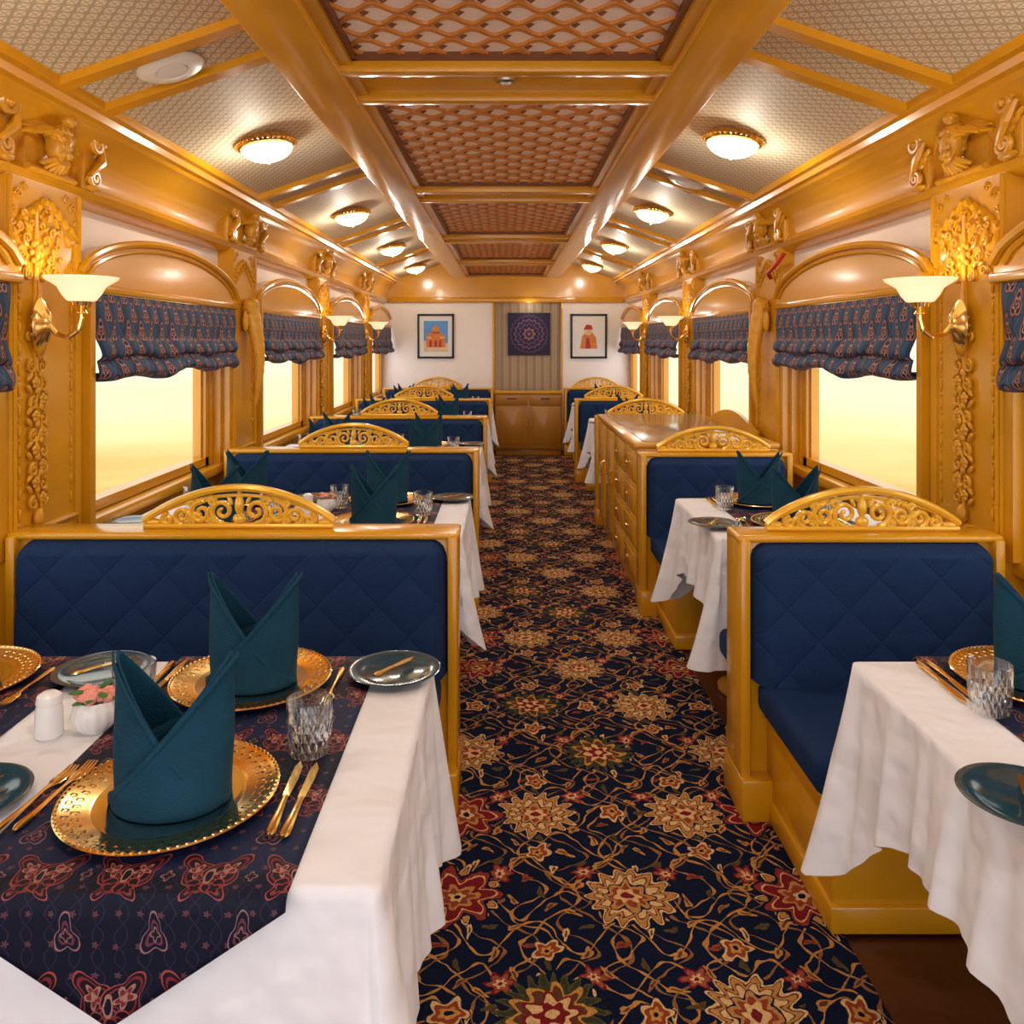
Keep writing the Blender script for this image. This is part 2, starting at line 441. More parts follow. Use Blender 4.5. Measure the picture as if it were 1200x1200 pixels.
for side, sg in (('left', -1), ('right', 1)):
    b = MB()
    b.box(sg*WX, sg*1.78, YB, YF, 0, SILL, 0)
    b.box(sg*WX, sg*1.78, YB, YF, WTOP, 2.30, 1)
    edges = [YB]
    for w in WINS: edges += [w-HW, w+HW]
    edges.append(YF)
    for i in range(0, len(edges), 2): b.box(sg*WX, sg*1.78, edges[i], edges[i+1], SILL, WTOP, 0)
    b.build('wall_'+side, [WOOD, CREAM], label='side wall with ochre panelling below windows and cream paint above', kind='structure', cat='wall')
    b = MB(); b.rbox(sg*1.62, sg*1.70, YB, YF, SILL-.05, SILL, .01); b.rbox(sg*1.645, sg*1.68, YB, YF, 0, .12, .008)
    b.build('baseboard_'+side, WOOD, label='ochre wooden sill rail and skirting board along the wall', kind='structure', cat='moulding')
    for i, p in enumerate(PILS[1:]):
        b = MB()
        b.box(sg*1.60, sg*WX, p-.225, p+.225, 0, 2.06)
        X = 1.598
        for dy in (-.19, .19): b.tube([(sg*X, p+dy, .86), (sg*X, p+dy, 1.86)], .012, 6)
        for dy in (-.212, .212): b.tube([(sg*X, p+dy, .05), (sg*X, p+dy, 2.04)], .010, 6)
        b.tube([(sg*X, p-.19, .86), (sg*X, p+.19, .86)], .012, 6)
        pts = []
        for k in range(61):
            t = -1+2*k/60
            pts.append((sg*X, p+t*.19, 1.86+.12*(1-abs(t))**.8+.018*abs(sin(t*pi*4.5))))
        b.tube(pts, .011, 6)
        b.tube([(q[0], p+(q[1]-p)*.82, q[2]-.035) for q in pts], .006, 6)
        for s2 in (-1, 1):
            # leaf carving in the spandrels and down the panel edges
            for (cy, cz, rr) in [(.165, 1.985, .020), (.125, 2.015, .014), (.185, 1.93, .012)]:
                b.tube([(sg*X, p+s2*yy, zz) for yy, _, zz in spiral(cy, cz, rr, 1.3, 0, 1, 14)], .005, 5)
            for k in range(13):
                zz = .93+.068*k
                b.ell((sg*X, p+s2*.158, zz), (.006, .009, .022), 6, 5)
                b.ell((sg*X, p+s2*.158, zz+.034), (.005, .006, .006), 6, 4)
        b.box(sg*1.56, sg*1.72, p+.225, p+.262, SILL, WTOP-.02); b.box(sg*1.62, sg*1.72, p+.262, p+.30, SILL, WTOP-.02)
        b.box(sg*1.60, sg*1.72, p-.262, p-.225, SILL, WTOP-.02); b.box(sg*1.64, sg*1.72, p-.30, p-.262, SILL, WTOP-.02)
        b.build(tname(), WOOD, label='ochre wooden pilaster with raised cusped panel moulding', kind='structure', cat='pilaster')
    prof = [(1.69, 2.02), (1.63, 2.03), (1.60, 2.045), (1.585, 2.07), (1.60, 2.085), (1.615, 2.10), (1.61, 2.16), (1.585, 2.22), (1.545, 2.27), (1.52, 2.285), (1.51, 2.30), (1.485, 2.305), (1.48, 2.33), (1.455, 2.335), (1.45, 2.38), (1.69, 2.32)]
    b = MB(); b.prism([(x*sg, z) for x, z in prof], YB, YF, lambda a, z, y: (a, y, z))
    b.build(tname(), WOOD, label='glossy ochre wooden coved cornice running along the car', kind='structure', cat='cornice', ang=25)
    for p in PILS[1:]:
        for dy in (-.15, .15):
            b = MB()
            sl = lambda x: 2.36+(1.47-x)*.34
            poly = [(sg*1.47, sl(1.47)-.03), (sg*.70, sl(.70)-.03), (sg*.70, sl(.70)+.01), (sg*1.47, sl(1.47)+.01)]
            b.prism(poly, p+dy-.03, p+dy+.03, lambda a, z, y: (a, y, z))
            b.build(tname(), WOOD, label='ochre wooden rib across the sloped ceiling', kind='structure', cat='beam')
    b = MB(); b.rbox(sg*.54, sg*.735, YB, YF, 2.37, 2.66, .008)
    b.box(sg*.50, sg*.54, YB, YF, 2.395, 2.43)
    b.build(tname(), WOOD, label='long glossy ochre wooden ceiling beam', kind='structure', cat='beam')

b = MB()
for sg in (-1, 1):
    b.prism([(sg*1.76, 2.262), (sg*.60, 2.656), (sg*.60, 2.70), (sg*1.76, 2.30)], YB, YF, lambda a, z, y: (a, y, z), 0)
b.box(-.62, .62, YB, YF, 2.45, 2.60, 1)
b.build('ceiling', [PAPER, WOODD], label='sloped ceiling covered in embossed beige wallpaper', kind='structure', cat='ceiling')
for p in PILS:
    b = MB()
    for dy in (-.16, .16): b.rbox(-.545, .545, p+dy-.03, p+dy+.03, 2.375, 2.455, .006)
    b.box(-.53, .53, p-.13, p+.13, 2.415, 2.45)
    b.build(tname(), WOOD, label='ochre wooden cross beam with flat centre panel', kind='structure', cat='beam')
for w in WINS[1:]:
    y0 = w-.87; y1 = min(w+.87, YF-.05)
    b = MB()
    b.box(-.50, .50, y0, y1, 2.435, 2.45, 1)
    SP = .088
    rows = int((y1-y0-.04)/SP)+1
    for r in range(rows):
        yc = y0+.05+r*SP; ph = 0 if r % 2 == 0 else pi
        for side2 in (0, 1):
            vs = []; fs = []; n = 64
            for i in range(n+1):
                x = -.485+.97*i/n; yy = yc+side2*.014+.030*sin(2*pi*x/.135+ph)*(1 if side2 == 0 else .86)
                vs += [(x, yy-.0065, 2.436), (x, yy-.004, 2.426), (x, yy+.004, 2.426), (x, yy+.0065, 2.436)]
            for i in range(n):
                for k in range(3): fs.append((i*4+k, i*4+k+1, (i+1)*4+k+1, (i+1)*4+k))
            b.add(vs, fs, 0)
        for i in range(8):
            x = -.472+.135*i+(.0675 if r % 2 else 0)
            if x > .47: continue
            q = .019; yy = yc+.046
            if yy+q > y1: continue
            b.add([(x-q, yy, 2.436), (x, yy-q*.8, 2.436), (x+q, yy, 2.436), (x, yy+q*.8, 2.436), (x, yy, 2.422)], [(0,1,4),(1,2,4),(2,3,4),(3,0,4)], 2)
    for (xa, xb, ya, yb) in [(-.505, -.485, y0-.01, y1+.01), (.485, .505, y0-.01, y1+.01), (-.505, .505, y0-.01, y0+.01), (-.505, .505, y1-.01, y1+.01)]:
        b.box(xa, xb, ya, yb, 2.41, 2.45, 2)
    b.build(tname(), [BROWN, LATBACK, BROWND], label='carved copper-coloured lattice ceiling panel on pale backing', kind='structure', cat='ceiling panel', flipfix=True)

b = MB()
b.box(-1.78, -.16, YF, YF+.1, 0, 2.05, 0); b.box(.75, 1.78, YF, YF+.1, 0, 2.05, 0); b.box(-.16, .75, YF+.02, YF+.1, 0, 2.03, 1)
b.box(-1.78, 1.78, YF, YF+.1, 2.03, 2.75, 2)
b.build('wall_end', [CREAM, PAPER2, WOOD], label='cream end wall with tan embossed panel in the centre', kind='structure', cat='wall')
b = MB()
b.rbox(-1.6, 1.6, YF-.05, YF, 2.03, 2.10, .01)
poly = [(-1.5, 2.10)]+[(-1.5+3.0*i/24, 2.33+.06*sin(pi*i/24)) for i in range(25)]+[(1.5, 2.10)]
b.prism(poly, YF-.03, YF, lambda a, z, y: (a, y, z))
for x in (-.17, .76): b.rbox(x-.012, x+.012, YF-.03, YF, 0, 2.03, .004)
b.build(tname(), WOOD, label='arched ochre wooden header over the end wall', kind='structure', cat='moulding')

wn = 0
for sg in (-1, 1):
    for w in WINS:
        wn += 1
        b = MB(); X0, X1 = sg*1.69, sg*1.76
        f = .045
        b.box(X0, X1, w-HW, w-HW+f, SILL, WTOP); b.box(X0, X1, w+HW-f, w+HW, SILL, WTOP)
        b.box(X0, X1, w-HW, w+HW, SILL, SILL+f); b.box(X0, X1, w-HW, w+HW, WTOP-f, WTOP)
        b.box(sg*1.71, sg*1.74, w-HW+f, w-HW+f+.02, SILL+f, WTOP-f); b.box(sg*1.71, sg*1.74, w+HW-f-.02, w+HW-f, SILL+f, WTOP-f)
        b.build('window_%d' % wn, WOOD, label='wide window opening with ochre wooden frame and bright daylight', kind='structure', cat='window')
        if w < 0: continue
        HP = .88
        def arch(s): return 1.755+.185*max(0, 1-(s*s))**.62
        pel = empty('window_pelmet', (sg*1.68, w, 1.70), 'arched ochre wooden pelmet above window blind', 'pelmet', 'window pelmets')
        b = MB(); N = 36
        ymx = min(HP, YF-w-.01)
        poly = [(-HP, 0), (ymx, 0)]+[(y, arch(y/HP)-1.70) for y in [ymx-(ymx+HP)*i/N for i in range(N+1)]]
        b.prism(poly, -sg*.01, -sg*.095, lambda a, z, x: (x, a, z))
        b.build('board', WOOD, parent=pel)
        b = MB()
        b.tube([(-sg*.10, y, z) for y, z in poly[2:]], .017, 8)
        b.tube([(-sg*.098, y*.93, z*.86) for y, z in poly[2:]], .009, 6)
        b.rbox(-sg*.02, -sg*.115, -HP, ymx, -.012, .02, .006)
        b.build('moulding', WOOD, parent=pel)
        HB = .82; yb = min(HB, YF-w-.02)
        ph = random.random()*6
        def bl(u, v):
            y = -HB+(yb+HB)*u; s = 2*u-1
            zbot = 1.365+.010*sin(s*4+ph)-.012*(1-s*s)
            if v < .45:
                k = v/.45; z_ = 1.686-(.166)*k; out = .028+.022*k+.008*sin(k*pi)
            elif v < .72:
                k = (v-.45)/.27; z_ = 1.52-.085*k-.016*sin(k*pi); out = .050+.026*sin(k*pi)+.006*k
            else:
                k = (v-.72)/.28; z_ = 1.435-(1.435-zbot)*k-.012*sin(k*pi); out = .056+.036*sin(k*pi*.95)
            amp = min(1, (1-abs(s))*12)
            out = .03+(out-.03)*(.55+.45*amp)
            out += (.009*sin(s*13+v*4+ph)+.006*sin(s*31+v*9+ph))*min(1, v*1.6)
            z_ += .013*v*sin(s*9+ph)
            y2 = y*(1-.035*sin(min(1, v)*pi*.9)+.012*sin(v*17+ph)*v)
            return (-sg*out, y2, z_-1.69)
        b = MB(); b.grid(bl, 72, 60)
        def bl3(u, v):
            p = bl(u, 1); return (p[0]+sg*.045*v, p[1], p[2]+.03*v-.012*sin(v*pi))
        b.grid(bl3, 72, 5)
        o = b.build('roman_blind', BLIND, label='gathered navy paisley roman blind hanging under pelmet', cat='blind', group='roman blinds', solid=.004, loc=(sg*1.605, w, 1.688), ang=80)

# ------------------------------------------------------------------ pilaster ornaments, sconces
def mk_ornament():
    b = MB(); HY = -.006
    def sp(cx, cz, r, t, a, d, rad=.0055):
        for s in (1, -1):
            pts = spiral(s*cx, cz, r, t, a if s == 1 else pi-a, d*s, 18, HY)
            n = len(pts); b.tube(pts, [rad*(1-.4*i/n) for i in range(n)], 6)
    b.rbox(-.010, .010, -.007, .004, -.62, .44, .003)
    b.ell((0, HY, .30), (.014, .012, .026))
    for k in range(8):
        a = k*pi/4; b.ell((.030*cos(a), HY, .30+.038*sin(a)), (.011, .007, .011), 8, 6)
    for (cx, cz, r, t, a, d) in [(.045, .225, .026, 1.3, pi/2, -1), (.055, .345, .024, 1.3, -pi/2, 1), (.030, .395, .018, 1.2, -pi/2, 1), (.085, .285, .022, 1.3, pi, 1),
                                 (.095, .375, .020, 1.2, 0, 1), (.125, .335, .018, 1.2, pi/2, -1), (.120, .235, .020, 1.2, 0, 1), (.075, .425, .014, 1.2, pi, -1), (.145, .285, .012, 1, 0, 1), (.14, .39, .013, 1, pi, 1)]:
        sp(cx, cz, r, t, a, d)
    for s in (1, -1):
        for (x, z, r_) in [(.07, .26, .6), (.10, .31, -.5), (.06, .39, .9), (.13, .36, .2), (.15, .24, -.9), (.105, .26, 1.2)]:
            b.ell((s*x, HY, z), (.007, .006, .016), 8, 5, rot=Matrix.Rotation(s*r_, 3, 'Y'))
    b.ell((0, -.015, .02), (.026, .024, .075))
    for k in range(11):
        a = pi*k/10; b.tube([(0, -.02, -.01), (.030*cos(a), -.028, .02+.05*sin(a)), (.048*cos(a), -.010, .025+.105*sin(a))], [.004, .008, .004], 6)
    b.tube([(0, -.01, .12), (.008, -.012, .17), (0, -.01, .21)], [.010, .007, .002], 6)
    sp(.030, -.085, .024, 1.4, pi/2, -1, .006)
    sp(.045, .02, .015, 1.2, -pi/2, 1, .005)
    pts = [(.016*sin(i*.55), -.012, -.10-.50*i/40) for i in range(41)]
    b.tube(pts, .0055, 6)
    z = -.14; k = 0
    while z > -.58:
        s = 1 if k % 2 else -1
        c = (s*.020, -.018, z)
        for q in range(5):
            a = q*2*pi/5+.3; b.ell((c[0]+.012*cos(a), c[1]+.004, c[2]+.012*sin(a)), (.009, .007, .009), 8, 5)
        b.ell(c, (.006, .010, .006), 8, 5)
        b.tube(spiral(-s*.028, z-.012, .023, 1.3, pi/2, s, 16, -.010), [.007-.003*i/16 for i in range(17)], 6)
        for (dx, dz, ro) in [(.046, -.02, .7), (.044, .022, -.8)]:
            b.ell((s*dx, -.008, z+dz), (.008, .008, .020), 8, 6, rot=Matrix.Rotation(s*ro, 3, 'Y'))
        b.ell((-s*.010, -.012, z+.03), (.010, .010, .014), 8, 6)
        z -= .056; k += 1
    b.ell((0, -.012, -.60), (.022, .016, .034)); b.tube([(0, -.010, -.60), (0, -.010, -.66)], [.015, .003], 8)
    return b.build('carved_wall_ornament', GOLDW, label='carved gilded floral garland fixed to pilaster', cat='wall ornament', group='carved pilaster garlands')
ORN = Tmpl(mk_ornament())
def mk_sconce():
    r = empty('wall_sconce', (0, 0, 0), 'brass wall sconce with glowing alabaster bowl shade', 'wall lamp', 'wall sconces')
    b = MB(); b.lathe([(0, .03), (.02, .03), (.03, .02), (.045, .012), (.055, 0)], 20, (0, 0, 0), axis='y')
    b.v = [(x, y, z*1.6) for x, y, z in b.v]
    b.build('backplate', GOLD, parent=r)
    b = MB()
    pts = [(0, -.02, 0), (0, -.05, -.035), (0, -.09, -.045), (0, -.125, -.02), (0, -.135, .02), (0, -.135, .06)]
    sm = []
    for i in range(len(pts)-1):
        for k in range(4):
            t = k/4; sm.append(tuple(pts[i][j]*(1-t)+pts[i+1][j]*t for j in range(3)))
    sm.append(pts[-1]); b.tube(sm, .009, 8)
    b.tube([(x, y*.6-.02, z) for x, y, z in spiral(0, -.02, .02, 1, 0)], .004, 5)
    b.lathe([(0, .03), (.022, .035), (.012, .05), (.030, .06), (.034, .075), (0, .075)], 16, (0, -.135, 0))
    b.build('arm', GOLD, parent=r)
    b = MB()
    b.lathe([(.02, .072), (.045, .078), (.062, .10), (.075, .125), (.112, .150), (.118, .158), (.108, .152), (.070, .130), (.056, .105), (.04, .086), (0, .080)], 36, (0, -.135, 0))
    b.build('lamp_shade', SHADE, parent=r)
    return r
SC = Tmpl(mk_sconce())
def plight(name, loc, power, rad=.03, col=(1, .90, .76), typ='POINT'):
    l = bpy.data.lights.new(name, typ); l.energy = power; l.color = col; l.shadow_soft_size = rad
    if typ == 'SPOT': l.spot_size = math.radians(165); l.spot_blend = .6
    o = bpy.data.objects.new(name, l); COL.objects.link(o); o.location = loc; tag(o, 'warm light of a lamp fitting', 'light'); return o
def mk_horn():
    b = MB(); N = 26; pts = []; rad = []
    for i in range(N+1):
        t = i/N; pts.append((0, -.035-.05*sin(t*pi*.9)-.015*t, .22-.62*t)); rad.append((.052*(1-t)**.8+.012)*(1+.07*sin(t*60)))
    b.tube(pts, rad, 14, flat=(1, .8, 1))
    b.ell((0, -.045, .22), (.065, .05, .05))
    for s in (1, -1):
        b.tube([(x, -.05, z) for x, _, z in spiral(s*.05, .20, .035, 1.2, 0, s)], .008, 6)
        b.ell((s*.06, -.03, .12), (.025, .02, .065))
    for k in range(5): b.ell((.0, -.09+.006*k, .12-.09*k), (.02, .015, .02))
    return b.build('carved_wood_bracket', GOLDW, label='carved tapering scroll bracket like a curled trunk on pilaster', cat='wall ornament', group='carved trunk brackets')
HORN = Tmpl(mk_horn())
for sg in (-1, 1):
    rz = pi/2 if sg < 0 else -pi/2
    for p in PILS[1:]:
        if abs(p-4.95) < .01:
            HORN.place((sg*1.60, p, 1.50), rz)
        else:
            dy = -.07 if sg < 0 else 0
            ORN.place((sg*1.597, p+dy, 1.50), rz)
            SC.place((sg*1.575, p+dy, 1.56), rz)
            plight('sconce_light', (sg*(1.575-.150), p+dy, 1.56+.158), 1.9, .03)

def mk_bird():
    b = MB()
    b.rbox(-.12, .12, -.004, .02, -.11, .02, .003)
    b.ell((0, -.035, -.005), (.036, .035, .075), rot=Matrix.Rotation(.25, 3, 'Y'))
    for r in range(4):
        for c in range(3): b.ell((-.018+.018*c, -.062+.004*abs(c-1), .03-.026*r), (.010, .008, .014), 8, 5)
    b.ell((.022, -.05, .075), (.022, .024, .026)); b.tube([(.036, -.055, .082), (.066, -.055, .066)], [.011, .002], 6)
    for s in (1, -1):
        for row, (L0, rr, yy) in enumerate([(.150, .013, -.018), (.105, .012, -.034), (.062, .010, -.046)]):
            for k in range(8):
                a = -.15+k*.235; L = L0*(1-.04*k)
                p0 = (s*.015, yy, .02-.008*k); p2 = (s*(.015+L*cos(a)), yy+.008, .0+L*sin(a)*.75+.012-.006*k)
                p1 = ((p0[0]+p2[0])/2, yy-.008, (p0[2]+p2[2])/2+.012)
                b.tube([p0, p1, p2], [rr*.8, rr, rr*.45], 6)
    for k in range(7):
        a = -pi/2+(k-3)*.26
        b.tube([(0, -.03, -.04), (.05*cos(a), -.04, -.04+.045*sin(a)), (.10*cos(a), -.02, -.03+.085*sin(a))], [.010, .012, .006], 6)
    b.tube([(-.13, -.015, -.115), (.13, -.015, -.115)], .012, 6)
    return b.build('carved_bird_bracket', GOLDW, label='carved gilded bird with spread feathered wings on the cornice', cat='carving', group='carved cornice birds')
def mk_scroll():
    b = MB()
    b.rbox(-.045, .045, -.012, .02, -.115, .11, .006)
    b.tube([(x, -.030, z) for x, _, z in spiral(.004, .065, .044, 1.8, 0, 1)], .011, 6)
    b.tube([(x, -.026, z) for x, _, z in spiral(-.004, -.065, .034, 1.7, pi, 1)], .009, 6)
    b.tube([(.046, -.026, .06), (.024, -.038, 0), (-.034, -.026, -.06)], [.009, .014, .009], 6)
    for k in range(5):
        b.ell((.05-.02*k, -.018, .02-.022*k), (.010, .010, .022), 8, 5, rot=Matrix.Rotation(.9, 3, 'Y'))
    b.ell((0, -.03, .065), (.013, .018, .013)); b.ell((0, -.02, -.10), (.04, .018, .014))
    return b.build('carved_scroll_bracket', GOLDW, label='small carved acanthus scroll bracket on the cornice', cat='carving', group='carved cornice scrolls')
BIRD = Tmpl(mk_bird()); SCR = Tmpl(mk_scroll())
for sg in (-1, 1):
    rz = pi/2 if sg < 0 else -pi/2
    for p in PILS[1:]:
        o = BIRD.place((sg*1.60, p, 2.195), rz); o.scale = (1.12, 1.25, 1.0)
        o = SCR.place((sg*1.60, p+.275, 2.185), rz); o.scale = (1.15, 1.2, 1.0)
        o = SCR.place((sg*1.60, p-.275, 2.185), rz); o.scale = (1.15, 1.2, 1.0)

def mk_dome():
    r = empty('ceiling_lamp', (0, 0, 0), 'round ceiling lamp with ribbed glass dome and brass rim', 'ceiling lamp', 'dome ceiling lamps')
    b = MB(); b.lathe([(0, .02), (.13, .02), (.142, .008), (.145, -.006), (.135, -.018), (.12, -.022), (.115, -.012), (0, -.01)], 36)
    for k in range(36):
        a = 2*pi*k/36; b.ell((.141*cos(a), .141*sin(a), -.006), (.009, .009, .008), 6, 4)
    b.build('base', GOLD, parent=r)
    b = MB(); prof = [(.122*cos(t*pi/2), -.016-.070*sin(t*pi/2)) for t in [i/10 for i in range(10)]]+[(0, -.086)]
    b.lathe(prof, 72, rib=lambda a, z: 1+.018*cos(a*18)); b.build('lamp_shade', SHADE2, parent=r)
    b = MB(); b.ell((0, 0, -.088), (.010, .010, .010), 10, 6); b.build('finial', GOLD, parent=r)
    return r
DOME = Tmpl(mk_dome())
sl = lambda x: 2.36+(1.47-x)*.34
for sg, X in ((-1, 1.15), (1, 1.09)):
    for w in WINS[1:]:
        o = DOME.place((sg*X, w, sl(X)-.022)); o.rotation_euler = (0, sg*.328*.5, 0)
        plight('ceiling_lamp_light', (sg*(X-.01), w, sl(X)-.145), 9, .035)
def mk_speaker():
    b = MB(); b.lathe([(0, -.012), (.05, -.012), (.055, -.006), (.062, -.014), (.10, -.010), (.115, 0), (.11, .01), (0, .01)], 36)
    return b.build('ceiling_speaker', WHITE, label='round white ceiling speaker with grille', cat='speaker', group='ceiling speakers')
SPK = Tmpl(mk_speaker())
o = SPK.place((-1.165, 2.82, sl(1.165)-.014)); o.rotation_euler = (0, -.328, 0)
o = SPK.place((1.10, 4.95, sl(1.10)-.014)); o.rotation_euler = (0, .328, 0)
def mk_down():
    b = MB(); b.lathe([(0, -.004), (.018, -.006), (.022, -.014), (.034, -.012), (.038, 0), (0, .004)], 24)
    return b.build('downlight', STEEL, label='small steel recessed spotlight between ceiling beams', cat='spotlight', group='ceiling spotlights')
DN = Tmpl(mk_down())
for p in PILS[1:]:
    DN.place((0, p, 2.413)); l = plight('downlight_light', (0, p, 2.385), 25, .015, (1, .96, .91), typ='SPOT')

# ------------------------------------------------------------------ benches
ZB = .88
def mk_bench(W, df, db, label):
    r = empty('booth_bench', (0, 0, 0), label, 'bench', 'dining booth benches')
    h = W/2
    b = MB()
    b.rbox(-h+.004, h-.004, -.05, .05, .10, ZB-.01, .006)
    b.rbox(-h-.005, h+.005, -.07, .07, ZB-.024, ZB, .010, 3)
    for s in (-1, 1):
        b.rbox(s*(h-.032), s*h, -.085, .085, 0, ZB-.01, .008)
        b.rbox(s*(h-.10), s*(h+.003), -.11, .11, 0, .13, .008)
    for d, s in ((df, -1), (db, 1)):
        if d:
            b.rbox(-h+.09, h-.09, s*.05, s*(d+.01), 0, .33, .008)
            b.rbox(-h+.08, h-.08, s*.052, s*(d+.025), 0, .07, .008)
            b.rbox(-h+.08, h-.08, s*.054, s*(d+.02), .30, .34, .008)
    b.build('frame', WOOD, parent=r)
    for d, s in ((df, -1), (db, 1)):
        if not d: continue
        x0, x1 = -h+.033, h-.033; zb, zt = .43, ZB-.022; rc = .06
        def fn(u, v, s=s):
            x = x0+(x1-x0)*u
            dx = min(x-x0, x1-x); top = zt
            if dx < rc: top = zt-rc+sqrt(max(0, rc*rc-(rc-dx)**2))
            z = zb+(top-zb)*v
            e = min(1, dx/.035)**.5*min(1, (top-z)/.03)**.5 if top > z else 0
            g = .19
            a = abs(sin(pi*(x/g+z/g))); c = abs(sin(pi*(x/g-z/g)))
            q = min(a, c)**.5
            return (x, s*(.045+e*(.070+.009*q+.03*(1-v))), z)
        b = MB(); b.grid(fn, int((x1-x0)/.012), 40)
        b.build('back_cushion', NAVY, parent=r, ang=80)
        b = MB(); b.rbox(-h+.05, h-.05, s*.07, s*(d+.02), .335, .435, .03, 4); b.build('seat_cushion', NAVYS, parent=r, ang=60)
    b = MB(); cw = .31
    prof = lambda x: .012+.120*max(0, cos(pi*x/.64))**.75
    pts = [(x, 0, ZB+prof(x)) for x in [-cw+2*cw*i/32 for i in range(33)]]
    b.tube(pts, .013, 8, flat=(1, 1.5, 1)); b.tube([(-cw, 0, ZB+.008), (cw, 0, ZB+.008)], .010, 8, flat=(1, 1.6, 1))
    b.tube([(x, 0, ZB+.01+(z-ZB-.01)*.80) for x, y, z in pts[2:-2]], .006, 6)
    for s in (1, -1):
        for cx, cz, rr, a0, dd in [(.055, .055, .040, -pi/2, 1), (.125, .050, .036, pi/2, -1), (.185, .040, .028, -pi/2, 1), (.235, .028, .019, pi/2, -1), (.09, .088, .015, 0, 1), (.155, .078, .013, 0, 1), (.09, .022, .013, 0, 1), (.155, .02, .012, 0, 1)]:
            p = spiral(s*cx, ZB+cz, rr, 1.5, a0 if s > 0 else pi-a0, dd*s, 22)
            b.tube(p, [.0090*(1-.35*i/23) for i in range(23)], 6, flat=(1, 1.4, 1))
        for (x, z, ro) in [(.03, .09, .5), (.10, .06, -.6), (.165, .05, .5), (.215, .04, -.8), (.125, .09, 1.1), (.06, .015, 1.4), (.20, .018, 1.3)]:
            b.ell((s*x, 0, ZB+z), (.007, .010, .017), 8, 5, rot=Matrix.Rotation(s*ro, 3, 'Y'))
        b.tube([(s*.02, 0, ZB+.01), (s*.10, 0, ZB+.02), (s*.17, 0, ZB+.06), (s*.21, 0, ZB+.05)], .006, 6)
        b.ell((s*.285, 0, ZB+.02), (.03, .014, .012))
    b.ell((0, 0, ZB+.075), (.016, .014, .032)); b.ell((0, 0, ZB+.03), (.022, .014, .018))
    b.tube([(0, 0, ZB), (0, 0, ZB+.12)], .007, 6)
    b.build('crest', CRESTW, parent=r)
    return r
LW = 1.44; LXC = -.875; RW = .83; RXC = 1.15
L2 = Tmpl(mk_bench(LW, .56, .37, 'double-sided navy quilted booth bench with carved gold crest'))
L1 = Tmpl(mk_bench(LW, .56, 0, 'navy quilted bench against the end wall with carved crest'))
for y in (2.66, 4.66, 6.66, 8.66): L2.place((LXC, y, .008))
L1.place((LXC-.015, 10.68, .008))
R2 = Tmpl(mk_bench(RW, .56, .37, 'narrow double-sided navy quilted booth bench with carved crest'))
R1 = Tmpl(mk_bench(RW, .56, 0, 'narrow navy quilted bench backing onto sideboard or wall'))
R3 = Tmpl(mk_bench(RW, 0, .37, 'narrow navy quilted bench behind wooden sideboard'))
R2.place((RXC, 2.62, .008)); R1.place((RXC, 4.50, .008)); R3.place((RXC, 6.67, .008)); R2.place((RXC, 8.66, .008)); R1.place((RXC+.03, 10.68, .008))

